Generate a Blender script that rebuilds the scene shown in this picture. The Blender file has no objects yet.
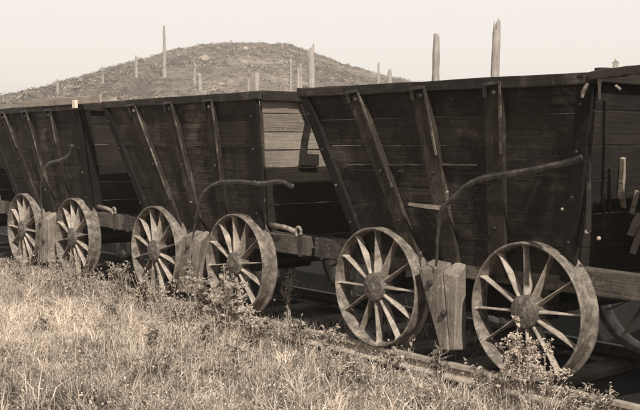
import bpy, math, random
import numpy as np
from mathutils import Vector, Matrix

random.seed(7)
rng = np.random.default_rng(11)
S = bpy.context.scene
COL = S.collection

# ------------------------------------------------------------------ camera
EYE = 1.5
PHI = math.radians(39.3)                       # angle between the view axis and the track
FW = Vector((-math.cos(PHI), math.sin(PHI), 0))
RT = Vector((math.sin(PHI), math.cos(PHI), 0))
cam_d = bpy.data.cameras.new('camera')
cam_d.sensor_width = 36.0
cam_d.lens = 56.25
cam_d.clip_start = 0.05
cam_d.clip_end = 6000
cam = bpy.data.objects.new('camera', cam_d)
COL.objects.link(cam)
cam.location = (0, 0, EYE)
look = Vector((FW.x, FW.y, -0.062)).normalized()
cam.rotation_euler = look.to_track_quat('-Z', 'Y').to_euler()
S.camera = cam

# ------------------------------------------------------------------ world + sun
SUN_EL = math.radians(43)
SUN_OFF = math.radians(24)                     # sun stands along the track, a little on the camera's side
sdir = Vector((math.cos(SUN_EL) * math.cos(SUN_OFF), -math.cos(SUN_EL) * math.sin(SUN_OFF), math.sin(SUN_EL)))
W = bpy.data.worlds.new('World')
S.world = W
W.use_nodes = True
wt = W.node_tree
wt.nodes.clear()
sky = wt.nodes.new('ShaderNodeTexSky')
sky.sky_type = 'NISHITA'
sky.sun_disc = False
sky.sun_elevation = SUN_EL
sky.sun_rotation = math.atan2(sdir.x, sdir.y)
sky.dust_density = 4.0
sky.air_density = 1.0
bw = wt.nodes.new('ShaderNodeRGBToBW')
m1 = wt.nodes.new('ShaderNodeMath'); m1.operation = 'MULTIPLY'; m1.inputs[1].default_value = -0.40
m2 = wt.nodes.new('ShaderNodeMath'); m2.operation = 'EXPONENT'
m3 = wt.nodes.new('ShaderNodeMath'); m3.operation = 'SUBTRACT'; m3.inputs[0].default_value = 1.0
tint = wt.nodes.new('ShaderNodeMix'); tint.data_type = 'RGBA'
tint.inputs['A'].default_value = (0, 0, 0, 1)
tint.inputs['B'].default_value = (6.75, 6.45, 6.15, 1)
bg = wt.nodes.new('ShaderNodeBackground'); bg.inputs['Strength'].default_value = 0.1
wo = wt.nodes.new('ShaderNodeOutputWorld')
wt.links.new(sky.outputs[0], bw.inputs[0])
m0 = wt.nodes.new('ShaderNodeMath'); m0.operation = 'POWER'; m0.inputs[1].default_value = 2.2
wt.links.new(bw.outputs[0], m0.inputs[0])
wt.links.new(m0.outputs[0], m1.inputs[0])
wt.links.new(m1.outputs[0], m2.inputs[0])
wt.links.new(m2.outputs[0], m3.inputs[1])
wt.links.new(m3.outputs[0], tint.inputs['Factor'])
wt.links.new(tint.outputs['Result'], bg.inputs['Color'])
wt.links.new(bg.outputs[0], wo.inputs[0])

sun_d = bpy.data.lights.new('sun', 'SUN')
sun_d.energy = 4.8
sun_d.angle = math.radians(0.6)
sun_d.color = (1.0, 0.95, 0.87)
sun = bpy.data.objects.new('sun', sun_d)
COL.objects.link(sun)
sun.rotation_euler = sdir.to_track_quat('Z', 'Y').to_euler()
sun.location = (0, 0, 30)

S.view_settings.view_transform = 'Standard'
S.view_settings.look = 'None'
S.view_settings.exposure = 0.5
S.view_settings.gamma = 1.0
S.view_settings.use_curve_mapping = False

# ------------------------------------------------------------------ materials
def sep(v, warm=1.0):
    """sepia grey of value v"""
    return (v * 1.03, v * (1 - 0.135 * warm), v * (1 - 0.29 * warm), 1)

def mat_base(name):
    m = bpy.data.materials.new(name)
    m.use_nodes = True
    nt = m.node_tree
    b = nt.nodes['Principled BSDF']
    b.inputs['Roughness'].default_value = 0.9
    b.inputs['Specular IOR Level'].default_value = 0.25
    return m, nt, b

def noise(nt, vec, scale, detail=6, rough=0.6, dist=0.0):
    n = nt.nodes.new('ShaderNodeTexNoise')
    n.inputs['Scale'].default_value = scale
    n.inputs['Detail'].default_value = detail
    n.inputs['Roughness'].default_value = rough
    n.inputs['Distortion'].default_value = dist
    if vec is not None:
        nt.links.new(vec, n.inputs['Vector'])
    return n.outputs['Fac']

def ramp(nt, fac, stops):
    r = nt.nodes.new('ShaderNodeValToRGB')
    e = r.color_ramp.elements
    while len(e) < len(stops):
        e.new(0.5)
    for i, (p, c) in enumerate(stops):
        e[i].position = p
        e[i].color = c if not isinstance(c, float) else (c, c, c, 1)
    nt.links.new(fac, r.inputs[0])
    return r.outputs[0]

def mathn(nt, op, a, b):
    n = nt.nodes.new('ShaderNodeMath'); n.operation = op
    for i, v in enumerate((a, b)):
        if isinstance(v, (int, float)):
            n.inputs[i].default_value = v
        else:
            nt.links.new(v, n.inputs[i])
    return n.outputs[0]

def mixc(nt, fac, a, b, mode='MIX'):
    n = nt.nodes.new('ShaderNodeMix'); n.data_type = 'RGBA'; n.blend_type = mode
    for key, v in (('Factor', fac), ('A', a), ('B', b)):
        s = n.inputs[key]
        if key == 'Factor':
            s = n.inputs[0]
        if isinstance(v, (int, float)):
            s.default_value = v
        elif isinstance(v, tuple):
            s.default_value = v
        else:
            nt.links.new(v, s)
    return n.outputs['Result']

def bump(nt, b, h, strength, dist=0.01):
    n = nt.nodes.new('ShaderNodeBump')
    n.inputs['Strength'].default_value = strength
    n.inputs['Distance'].default_value = dist
    nt.links.new(h, n.inputs['Height'])
    nt.links.new(n.outputs[0], b.inputs['Normal'])

def mapping(nt, scale, coord='Object'):
    tc = nt.nodes.new('ShaderNodeTexCoord')
    mp = nt.nodes.new('ShaderNodeMapping')
    mp.inputs['Scale'].default_value = scale
    nt.links.new(tc.outputs[coord], mp.inputs['Vector'])
    return tc.outputs[coord], mp.outputs[0]

def wood(name, lo, mid, hi, axis, worn=0.5, wornv=None, rough=0.9, grain=0.6, seed=0.0, tone=1.0):
    """old plank: grain along axis, tone differing from board to board, worn patches"""
    m, nt, b = mat_base(name)
    sc = [70.0, 70.0, 70.0]
    sc['XYZ'.index(axis)] = 2.2
    co, v = mapping(nt, tuple(sc))
    mp = nt.nodes.new('ShaderNodeMapping'); mp.inputs['Location'].default_value = (seed, seed * 2, seed)
    nt.links.new(co, mp.inputs['Vector'])
    geo = nt.nodes.new('ShaderNodeNewGeometry')
    oi = nt.nodes.new('ShaderNodeObjectInfo')
    g = noise(nt, v, 1.0, 4, 0.7, 0.6)
    blot = noise(nt, mp.outputs[0], 2.6, 7, 0.7, 0.3)
    speck = noise(nt, mp.outputs[0], 95.0, 3, 0.8)
    isl = geo.outputs['Random Per Island']
    f = mathn(nt, 'ADD', mathn(nt, 'MULTIPLY', g, 0.42), mathn(nt, 'MULTIPLY', blot, 0.55))
    f = mathn(nt, 'ADD', f, mathn(nt, 'MULTIPLY', mathn(nt, 'SUBTRACT', isl, 0.5), 0.15))
    big = noise(nt, mp.outputs[0], 0.9, 4, 0.6, 0.2)
    f = mathn(nt, 'ADD', f, mathn(nt, 'MULTIPLY', mathn(nt, 'SUBTRACT', big, 0.5), 0.35))
    f = mathn(nt, 'ADD', f, mathn(nt, 'MULTIPLY', mathn(nt, 'SUBTRACT', oi.outputs['Random'], 0.5), 0.08))
    f = mathn(nt, 'ADD', f, mathn(nt, 'MULTIPLY', mathn(nt, 'SUBTRACT', speck, 0.5), 0.35))
    wm = 1.5 if mid < 0.05 else tone
    c = ramp(nt, f, [(0.30, sep(lo, wm)), (0.5, sep(mid, wm)), (0.72, sep(hi, wm))])
    if wornv:
        w = ramp(nt, noise(nt, mp.outputs[0], 1.7, 8, 0.75, 0.5), [(worn, 0.0), (worn + 0.14, 1.0)])
        w2 = mathn(nt, 'MULTIPLY', w, ramp(nt, g, [(0.35, 0.0), (0.65, 1.0)]))
        c = mixc(nt, w2, c, sep(wornv))
    sc2 = [34.0, 34.0, 34.0]; sc2['XYZ'.index(axis)] = 0.9
    co2, v2 = mapping(nt, tuple(sc2))
    ck = noise(nt, v2, 1.0, 3, 0.55, 0.9)
    crack = ramp(nt, ck, [(0.27, 0.25), (0.335, 1.0)])
    c = mixc(nt, 1.0, c, crack, 'MULTIPLY')
    scf = noise(nt, mp.outputs[0], 22.0, 8, 0.8, 1.2)
    c = mixc(nt, mathn(nt, 'MULTIPLY', ramp(nt, scf, [(0.55, 0.0), (0.68, 1.0)]), 0.6), c, sep(wornv if wornv and wornv > mid else hi * 1.4))
    nt.links.new(c, b.inputs['Base Color'])
    b.inputs['Roughness'].default_value = rough
    bump(nt, b, mathn(nt, 'ADD', mathn(nt, 'MULTIPLY', crack, 0.8), mathn(nt, 'ADD', g, mathn(nt, 'MULTIPLY', blot, 0.5))), grain, 0.008)
    return m

def iron(name, lo, mid, hi, rough=0.6, scale=9.0, spec=0.4, grit=0.5):
    m, nt, b = mat_base(name)
    tc = nt.nodes.new('ShaderNodeTexCoord')
    oi = nt.nodes.new('ShaderNodeObjectInfo')
    off = nt.nodes.new('ShaderNodeVectorMath'); off.operation = 'ADD'
    comb = nt.nodes.new('ShaderNodeCombineXYZ')
    nt.links.new(mathn(nt, 'MULTIPLY', oi.outputs['Random'], 9.0), comb.inputs[0])
    nt.links.new(tc.outputs['Object'], off.inputs[0]); nt.links.new(comb.outputs[0], off.inputs[1])
    a = noise(nt, off.outputs[0], scale, 7, 0.72, 0.4)
    s = noise(nt, off.outputs[0], 120.0, 3, 0.8)
    f = mathn(nt, 'ADD', mathn(nt, 'MULTIPLY', a, 0.75), mathn(nt, 'MULTIPLY', s, 0.25))
    c = ramp(nt, f, [(0.36, sep(lo)), (0.5, sep(mid)), (0.64, sep(hi))])
    nt.links.new(c, b.inputs['Base Color'])
    b.inputs['Roughness'].default_value = rough
    b.inputs['Specular IOR Level'].default_value = spec
    bump(nt, b, f, grit, 0.006)
    return m

M = {}
M['tar_x'] = wood('tarred_boards', 0.007, 0.018, 0.050, 'X', 0.50, 0.095)
M['tar_x2'] = wood('tarred_boards_worn', 0.006, 0.017, 0.045, 'X', 0.48, 0.11, seed=4.0)
M['tar_y'] = wood('tarred_end_boards', 0.007, 0.017, 0.042, 'Y', 0.56, 0.06)
M['tar_z'] = wood('tarred_posts', 0.008, 0.026, 0.06, 'Z', 0.50, 0.10)
M['tar_dark'] = wood('black_corner_posts', 0.004, 0.010, 0.026, 'Z', 0.6, 0.07)
M['pale_y'] = wood('bleached_sunlit_end_boards', 0.15, 0.27, 0.40, 'Y', 0.52, 0.14)
M['pale_x'] = wood('bleached_plank', 0.13, 0.24, 0.36, 'X', 0.5, 0.15)
M['sill_x'] = wood('weathered_sill', 0.02, 0.075, 0.20, 'X', 0.55, 0.28)
M['block'] = wood('brake_block_wood', 0.05, 0.17, 0.34, 'Z', 0.50, 0.045)
M['tar_worn'] = wood('half_bleached_tarred_plank', 0.03, 0.06, 0.12, 'X')
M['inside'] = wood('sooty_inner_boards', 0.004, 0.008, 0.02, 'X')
M['sleeper'] = wood('sleeper_wood', 0.05, 0.12, 0.22, 'Y', 0.5, 0.25)
M['wheel'] = iron('weathered_wheel_iron', 0.09, 0.25, 0.44, 0.62, 9.0)
M['tread'] = iron('worn_tyre_iron', 0.035, 0.125, 0.30, 0.5, 13.0)
M['hub'] = iron('greasy_hub_iron', 0.03, 0.075, 0.19, 0.6, 22.0, grit=0.9)
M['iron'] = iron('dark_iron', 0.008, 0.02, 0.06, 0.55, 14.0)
M['iron_mid'] = iron('worn_fitting_iron', 0.08, 0.16, 0.30, 0.5, 14.0)
M['iron_strap'] = iron('scuffed_strap_iron', 0.012, 0.05, 0.24, 0.5, 6.0)
M['iron_pale'] = iron('bare_iron', 0.14, 0.26, 0.42, 0.5, 14.0)
M['rail'] = iron('rusty_rail', 0.16, 0.27, 0.40, 0.6, 12.0)
M['snag'] = wood('bleached_trunk', 0.13, 0.25, 0.38, 'Z', 0.5, 0.16, grain=0.9, tone=0.6)
M['blossom_wood'] = wood('whitewashed_wood', 0.5, 0.6, 0.68, 'Z')
M['snag_white'] = wood('bone_white_trunk', 0.36, 0.42, 0.47, 'Z', grain=0.4)

def attr_mat(name, stops, transl=0.25):
    m, nt, b = mat_base(name)
    at = nt.nodes.new('ShaderNodeAttribute'); at.attribute_name = 'tone'
    c = ramp(nt, at.outputs['Fac'], stops)
    nt.links.new(c, b.inputs['Base Color'])
    b.inputs['Roughness'].default_value = 0.8
    b.inputs['Specular IOR Level'].default_value = 0.15
    tr = nt.nodes.new('ShaderNodeBsdfTranslucent')
    nt.links.new(c, tr.inputs['Color'])
    mx = nt.nodes.new('ShaderNodeMixShader'); mx.inputs[0].default_value = transl
    nt.links.new(b.outputs[0], mx.inputs[1]); nt.links.new(tr.outputs[0], mx.inputs[2])
    nt.links.new(mx.outputs[0], nt.nodes['Material Output'].inputs['Surface'])
    return m
M['grass'] = attr_mat('dry_grass', [(0.0, sep(0.05)), (0.3, sep(0.24)), (0.6, sep(0.48)), (1.0, sep(0.72))])
M['leaf'] = attr_mat('weed_leaf', [(0.0, sep(0.06)), (0.5, sep(0.21)), (1.0, sep(0.42))])
M['blossom'] = attr_mat('pale_blossom', [(0.0, sep(0.35)), (1.0, sep(0.62))])

def ground_mat():
    m, nt, b = mat_base('dry_ground')
    tc = nt.nodes.new('ShaderNodeTexCoord')
    a = noise(nt, tc.outputs['Object'], 1.3, 8, 0.7)
    s = noise(nt, tc.outputs['Object'], 38.0, 5, 0.8)
    f = mathn(nt, 'ADD', mathn(nt, 'MULTIPLY', a, 0.5), mathn(nt, 'MULTIPLY', s, 0.5))
    soil = ramp(nt, f, [(0.38, sep(0.10)), (0.5, sep(0.20)), (0.62, sep(0.32))])
    cinder_and_shade = ramp(nt, s, [(0.35, sep(0.004)), (0.55, sep(0.010)), (0.75, sep(0.035))])  # track bed cinder, blackened further to stand in for shade under the cars
    sx = nt.nodes.new('ShaderNodeSeparateXYZ')
    nt.links.new(tc.outputs['Object'], sx.inputs[0])
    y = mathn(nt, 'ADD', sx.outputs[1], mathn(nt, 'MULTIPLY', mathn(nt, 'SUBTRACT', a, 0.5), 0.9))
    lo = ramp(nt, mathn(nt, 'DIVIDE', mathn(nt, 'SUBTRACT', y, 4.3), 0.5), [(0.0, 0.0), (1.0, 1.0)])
    hi = ramp(nt, mathn(nt, 'DIVIDE', mathn(nt, 'SUBTRACT', 12.0, y), 1.6), [(0.0, 0.0), (1.0, 1.0)])  # carries the dark colour on over the added bank
    nt.links.new(mixc(nt, mathn(nt, 'MULTIPLY', lo, hi), soil, cinder_and_shade), b.inputs['Base Color'])
    bump(nt, b, s, 0.8, 0.03)
    return m
M['ground'] = ground_mat()

def hill_mat():
    m, nt, b = mat_base('burnt_over_hillside')
    tc = nt.nodes.new('ShaderNodeTexCoord')
    a = noise(nt, tc.outputs['Object'], 0.045, 8, 0.7, 0.4)
    s = noise(nt, tc.outputs['Object'], 0.42, 8, 0.78)
    f = mathn(nt, 'ADD', mathn(nt, 'MULTIPLY', a, 0.45), mathn(nt, 'MULTIPLY', s, 0.55))
    c = ramp(nt, f, [(0.40, sep(0.04)), (0.49, sep(0.10)), (0.56, sep(0.17)), (0.66, sep(0.34))])
    nt.links.new(c, b.inputs['Base Color'])
    bump(nt, b, s, 0.6, 0.8)
    return m
M['hill'] = hill_mat()
M['rock'] = iron('pale_rock', 0.14, 0.25, 0.38, 0.95, 1.2, 0.1)
M['brush'] = attr_mat('hill_brush', [(0.0, sep(0.04)), (0.6, sep(0.13)), (1.0, sep(0.42))])

# ------------------------------------------------------------------ mesh builder
class MB:
    def __init__(s):
        s.v = []; s.f = []; s.t = []
    def add(s, vs, fs, tone=None):
        o = len(s.v)
        s.v += [tuple(p) for p in vs]
        s.f += [tuple(i + o for i in f) for f in fs]
        if tone is not None:
            s.t += [tone] * len(vs)
    def hexa(s, c):
        """8 corners: bottom ring 0-3, top ring 4-7"""
        s.add(c, [(3, 2, 1, 0), (4, 5, 6, 7), (0, 1, 5, 4), (1, 2, 6, 5), (2, 3, 7, 6), (3, 0, 4, 7)])
    def box(s, c, d, R=None):
        h = [x / 2 for x in d]
        pts = [Vector(p) for p in ((-h[0], -h[1], -h[2]), (h[0], -h[1], -h[2]), (h[0], h[1], -h[2]), (-h[0], h[1], -h[2]),
                                   (-h[0], -h[1], h[2]), (h[0], -h[1], h[2]), (h[0], h[1], h[2]), (-h[0], h[1], h[2]))]
        s.hexa([Vector(c) + ((R @ p) if R else p) for p in pts])
    def beam(s, p0, p1, w, t, wv, jit=0.0, segs=1, w1=None, t1=None):
        """rectangular bar from p0 to p1; w along wv, t along the third axis; edges wander by jit"""
        p0 = Vector(p0); p1 = Vector(p1)
        d = (p1 - p0).normalized()
        wv = Vector(wv); wv = (wv - d * wv.dot(d)).normalized()
        tv = d.cross(wv)
        w1 = w if w1 is None else w1; t1 = t if t1 is None else t1
        vs = []
        for i in range(segs + 1):
            k = i / segs
            p = p0.lerp(p1, k); ww = (w + (w1 - w) * k) / 2; tt = (t + (t1 - t) * k) / 2
            for a, b in ((-1, -1), (1, -1), (1, 1), (-1, 1)):
                j = lambda: random.uniform(-jit, jit)
                vs.append(p + wv * (a * ww + j()) + tv * (b * tt + j() * 0.6) + (d * j() if i in (0, segs) else Vector()))
        fs = [(3, 2, 1, 0)]
        for i in range(segs):
            o = i * 4
            for k in range(4):
                fs.append((o + k, o + (k + 1) % 4, o + 4 + (k + 1) % 4, o + 4 + k))
        o = segs * 4
        fs.append((o, o + 1, o + 2, o + 3))
        s.add(vs, fs)
    def tube(s, pts, rad, n=8, flat=None, tone=None):
        """round bar through pts; rad a number or list; flat=(axis, factor) squashes it"""
        pts = [Vector(p) for p in pts]
        if not isinstance(rad, (list, tuple)):
            rad = [rad] * len(pts)
        vs = []; fs = []
        up = Vector((0, 1, 0))
        for i, p in enumerate(pts):
            d = (pts[min(i + 1, len(pts) - 1)] - pts[max(i - 1, 0)]).normalized()
            a = up - d * up.dot(d)
            if a.length < 1e-3:
                a = Vector((1, 0, 0)) - d * d.x
            a.normalize(); b = d.cross(a)
            for k in range(n):
                th = 2 * math.pi * k / n
                vs.append(p + a * (math.cos(th) * rad[i] * (flat or 1)) + b * (math.sin(th) * rad[i]))
        for i in range(len(pts) - 1):
            for k in range(n):
                fs.append((i * n + k, i * n + (k + 1) % n, (i + 1) * n + (k + 1) % n, (i + 1) * n + k))
        fs.append(tuple(range(n - 1, -1, -1)))
        fs.append(tuple(range((len(pts) - 1) * n, len(pts) * n)))
        s.add(vs, fs, tone)
    def lathe(s, prof, n=48, closed=True):
        """revolve (radius, y) profile about the Y axis"""
        vs = []; fs = []
        m = len(prof)
        for k in range(n):
            th = 2 * math.pi * k / n
            for r, y in prof:
                vs.append((r * math.cos(th), y, r * math.sin(th)))
        rg = m if closed else m - 1
        for k in range(n):
            a = k * m; b = ((k + 1) % n) * m
            for j in range(rg):
                j2 = (j + 1) % m
                fs.append((a + j, b + j, b + j2, a + j2))
        s.add(vs, fs)
    def mesh(s, name, mat, smooth=False):
        me = bpy.data.meshes.new(name)
        me.from_pydata(s.v, [], s.f)
        if s.t:
            at = me.attributes.new('tone', 'FLOAT', 'POINT')
            at.data.foreach_set('value', s.t)
        me.materials.append(mat)
        if smooth:
            for p in me.polygons:
                p.use_smooth = True
        me.update()
        return me
    def obj(s, name, mat, parent=None, smooth=False, bevel=0.0, loc=None, auto=None):
        return link(name, s.mesh(name, mat, smooth), parent, bevel, loc, auto)

def link(name, me, parent=None, bevel=0.0, loc=None, auto=None):
    o = bpy.data.objects.new(name, me)
    COL.objects.link(o)
    if parent:
        o.parent = parent
    if loc is not None:
        o.location = loc
    if bevel:
        b = o.modifiers.new('bevel', 'BEVEL'); b.width = bevel; b.segments = 2
        b.limit_method = 'ANGLE'; b.angle_limit = math.radians(40)
    return o

def fix_normals(me):
    import bmesh
    bm = bmesh.new(); bm.from_mesh(me)
    bmesh.ops.recalc_face_normals(bm, faces=bm.faces)
    bm.to_mesh(me); bm.free()

def tag(o, label=None, cat=None, group=None, kind=None):
    if label: o['label'] = label
    if cat: o['category'] = cat
    if group: o['group'] = group
    if kind: o['kind'] = kind
    return o

def empty(name, loc):
    o = bpy.data.objects.new(name, None)
    o.empty_display_size = 0.2
    COL.objects.link(o)
    o.location = loc
    return o

def big_mesh(name, V, F3, tone, mat, tris=True):
    """numpy arrays to mesh; F3 is (n,3) or (n,4)"""
    me = bpy.data.meshes.new(name)
    me.vertices.add(len(V)); me.vertices.foreach_set('co', V.astype(np.float32).ravel())
    k = F3.shape[1]
    me.loops.add(F3.size); me.loops.foreach_set('vertex_index', F3.astype(np.int32).ravel())
    me.polygons.add(len(F3))
    me.polygons.foreach_set('loop_start', np.arange(0, F3.size, k, dtype=np.int32))
    try:
        me.polygons.foreach_set('loop_total', np.full(len(F3), k, dtype=np.int32))
    except Exception:
        pass
    if tone is not None:
        at = me.attributes.new('tone', 'FLOAT', 'POINT')
        at.data.foreach_set('value', tone.astype(np.float32))
    me.materials.append(mat)
    me.update(calc_edges=True)
    me.validate()
    return me

def vnoise(x, y, seed=0):
    """smooth value noise, 0..1"""
    x = np.asarray(x, float); y = np.asarray(y, float)
    xi = np.floor(x).astype(np.int64); yi = np.floor(y).astype(np.int64)
    fx = x - xi; fy = y - yi
    fx = fx * fx * (3 - 2 * fx); fy = fy * fy * (3 - 2 * fy)
    def h(a, b):
        n = (a * 374761393 + b * 668265263 + seed * 1442695041) & 0xffffffff
        n = ((n ^ (n >> 13)) * 1274126177) & 0xffffffff
        return ((n ^ (n >> 16)) & 0xffff) / 65535.0
    return (h(xi, yi) * (1 - fx) + h(xi + 1, yi) * fx) * (1 - fy) + (h(xi, yi + 1) * (1 - fx) + h(xi + 1, yi + 1) * fx) * fy
def fbm(x, y, seed=0, o=4):
    s = 0; a = 0.5; t = 0
    for i in range(o):
        s = s + a * vnoise(x * 2 ** i, y * 2 ** i, seed + i); t += a; a *= 0.5
    return s / t

def px_ray(u, y):
    """unit-depth direction through a photograph position (640 wide)"""
    return FW + RT * ((u - 320) / 1000.0) + Vector((0, 0, -(y - 143) / 1000.0))
def at_Y(u, y, Y):
    d = px_ray(u, y); k = Y / d.y
    return Vector((d.x * k, Y, EYE + d.z * k))

# ------------------------------------------------------------------ ground
def ground_z(X, Y):
    X = np.asarray(X, float); Y = np.asarray(Y, float)
    near = -0.15 + 0.07 * (fbm(X * 0.9, Y * 0.9, 3) - 0.5)
    fore = np.clip((4.6 - Y) / 2.0, 0, 1) * 0.10 * fbm(X * 0.5 + 9, Y * 0.5, 5)
    back = np.clip((Y - 8.5) / 8.0, 0, 1) * 0.9 * fbm(X * 0.12, Y * 0.12, 8)
    back = back + 0.75 * np.clip((Y - 7.2) / 1.6, 0, 1) ** 1.3 * (0.8 + 0.4 * fbm(X * 0.7, Y * 0.7, 77))  # added bank: a dark rise closing off lit ground seen under the cars
    far = np.clip((np.hypot(X, Y) - 400) / 800, 0, 1) * -2.0
    return near + fore + back + far

def spaced(n, ext, k=5.0):
    t = np.linspace(-1, 1, n)
    return np.sinh(t * k) / np.sinh(k) * ext
gx = spaced(260, 600) - 6.0
gy = spaced(260, 600) + 5.0
GX, GY = np.meshgrid(gx, gy)
GV = np.stack([GX, GY, ground_z(GX, GY)], -1).reshape(-1, 3)
n = 260
idx = np.arange(n * n).reshape(n, n)
GF = np.stack([idx[:-1, :-1], idx[:-1, 1:], idx[1:, 1:], idx[1:, :-1]], -1).reshape(-1, 4)
gm = big_mesh('ground', GV, GF, None, M['ground'])
gm.polygons.foreach_set('use_smooth', [True] * len(gm.polygons))
tag(link('ground', gm), kind='structure')

# ------------------------------------------------------------------ hill
CREST = 230.0
prof = [(-420, 150), (-260, 128), (-150, 116), (-60, 109), (0, 104), (30, 100), (60, 90), (100, 74), (140, 60), (180, 48), (215, 42.5),
        (262, 42), (292, 45), (320, 55), (350, 66), (385, 75), (412, 81), (450, 90), (520, 102), (640, 122), (760, 146), (900, 160)]
pl = np.array([(u - 320) / 1000.0 * CREST for u, y in prof])
ph = np.array([(143 - y) / 1000.0 * CREST + EYE for u, y in prof])
def hill_z(l, d):
    c = np.interp(l, pl, ph)
    up = np.clip((d - 55) / (CREST - 55), 0, 1)
    up = up ** 1.25 * (1 - 0.35 * up ** 4 + 0.35 * up ** 3)
    dn = np.clip((d - CREST) / 190, 0, 1)
    z = c * up * (1 - dn * dn * (3 - 2 * dn)) + (fbm(l * 0.05, d * 0.05, 21, 5) - 0.5) * 3.4 * (1 - 0.75 * np.exp(-((d - CREST) / 45.0) ** 2)) * np.clip(up * 1.4, 0, 1) * np.clip(c / 14, 0.15, 1)
    z = z + (fbm(l * 0.45, d * 0.45, 25, 3) - 0.5) * 1.1 * np.clip(up * 2, 0, 1)
    z = z - 2.2 * np.clip(1 - np.abs(fbm(l * 0.05 + 3, d * 0.012, 29, 3) - 0.5) * 14, 0, 1) * np.clip(up * 2, 0, 1) * np.clip((CREST - d) / 60, 0, 1)
    return z - 0.9 * (1 - np.clip(up * 4, 0, 1)) - 0.3 - 0.9 * (1 - up)
HL = np.linspace(-185, 150, 300); HD = np.linspace(50, 420, 260)
LL, DD = np.meshgrid(HL, HD)
HZ = hill_z(LL, DD)
def cam_xy(l, d):
    return FW.x * d + RT.x * l, FW.y * d + RT.y * l
HX, HY = cam_xy(LL, DD)
idx = np.arange(300 * 260).reshape(260, 300)
HF = np.stack([idx[:-1, :-1], idx[:-1, 1:], idx[1:, 1:], idx[1:, :-1]], -1).reshape(-1, 4)
hm = big_mesh('hill', np.stack([HX, HY, HZ], -1).reshape(-1, 3), HF, None, M['hill'])
hm.polygons.foreach_set('use_smooth', [True] * len(hm.polygons))
tag(link('hill', hm), kind='structure')

def hill_hit(u, y):
    t = (u - 320) / 1000.0; s = -(y - 143) / 1000.0
    ds = np.arange(60, CREST + 8, 0.5)
    hz = hill_z(t * ds, ds)
    k = np.nonzero(hz >= EYE + s * ds)[0]
    d = ds[k[0]] if len(k) else CREST
    X, Y = cam_xy(t * d, d)
    return Vector((X, Y, float(hill_z(np.array([t * d]), np.array([d]))[0]))), d

# brush, stumps and slash over the hillside: nobody could count it
def hill_brush():
    N = 52000
    l = rng.uniform(-170, 120, N); d = rng.uniform(62, CREST + 12, N)
    keep = fbm(l * 0.09, d * 0.09, 33) > 0.34 + rng.uniform(-0.12, 0.16, N)
    l = l[keep]; d = d[keep]; N = len(l)
    z = hill_z(l, d); X, Y = cam_xy(l, d)
    V = []; T = []
    K = 9
    base = np.stack([X, Y, z], -1)
    size = rng.uniform(0.2, 1.0, N) ** 2.2 * 0.48 + 0.12
    kind = rng.random(N)
    off = rng.normal(0, 1, (N, K, 3)) * np.array([0.55, 0.55, 0.38])
    off[..., 2] = np.abs(off[..., 2]) + 0.05
    c = base[:, None, :] + off * size[:, None, None]
    e1 = rng.normal(0, 1, (N, K, 3)); e1 /= np.linalg.norm(e1, axis=-1, keepdims=True)
    e2 = rng.normal(0, 1, (N, K, 3)); e2 /= np.linalg.norm(e2, axis=-1, keepdims=True)
    sc = size[:, None, None] * 0.30
    V = np.stack([c + e1 * sc, c + e2 * sc, c - (e1 + e2) * sc * 0.7], 2).reshape(-1, 3)
    F = np.arange(len(V)).reshape(-1, 3)
    tone = np.clip(np.where(kind > 0.72, 1.0, 0.0 + 0.6 * kind)[:, None] + rng.normal(0, 0.1, (N, K)), 0, 1)
    T = np.repeat(tone.reshape(-1), 3)
    o = link('hillside_brush', big_mesh('hillside_brush', V, F, T, M['brush']))
    tag(o, 'low brush, stumps and slash scattered over the bare hillside', 'brush', kind='stuff')
hill_brush()

# ------------------------------------------------------------------ dead trunks, stumps and boulder behind the cars
def trunk_mb(h, r0, r1, lean=(0, 0), n=12, seed=0, jag=0.5):
    R = random.Random(seed)
    mb = MB(); vs = []; fs = []
    L = 14
    for i in range(L + 1):
        k = i / L
        r = (r0 + (r1 - r0) * k) * (1 + 0.18 * max(0, 1 - k * 12)) * (1 + R.uniform(-0.09, 0.09))
        cx = lean[0] * k * h + math.sin(k * 3 + seed) * r0 * 0.18; cy = lean[1] * k * h
        for j in range(n):
            th = 2 * math.pi * j / n
            rr = r * (1 + 0.10 * math.sin(3 * th + seed + k * 2) + R.uniform(-0.07, 0.07))
            zz = k * h
            if i == L:
                zz += R.uniform(-jag, jag) * r0 * 1.3 + math.cos(th + seed) * r0 * 1.2 * jag
                rr *= 0.85
            vs.append((cx + rr * math.cos(th), cy + rr * math.sin(th), zz))
    for i in range(L):
        for j in range(n):
            fs.append((i * n + j, i * n + (j + 1) % n, (i + 1) * n + (j + 1) % n, (i + 1) * n + j))
    vs.append((lean[0] * h, lean[1] * h, h - r0 * 0.6)); c = len(vs) - 1
    for j in range(n):
        fs.append((L * n + j, L * n + (j + 1) % n, c))
    mb.add(vs, fs)
    return mb

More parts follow.
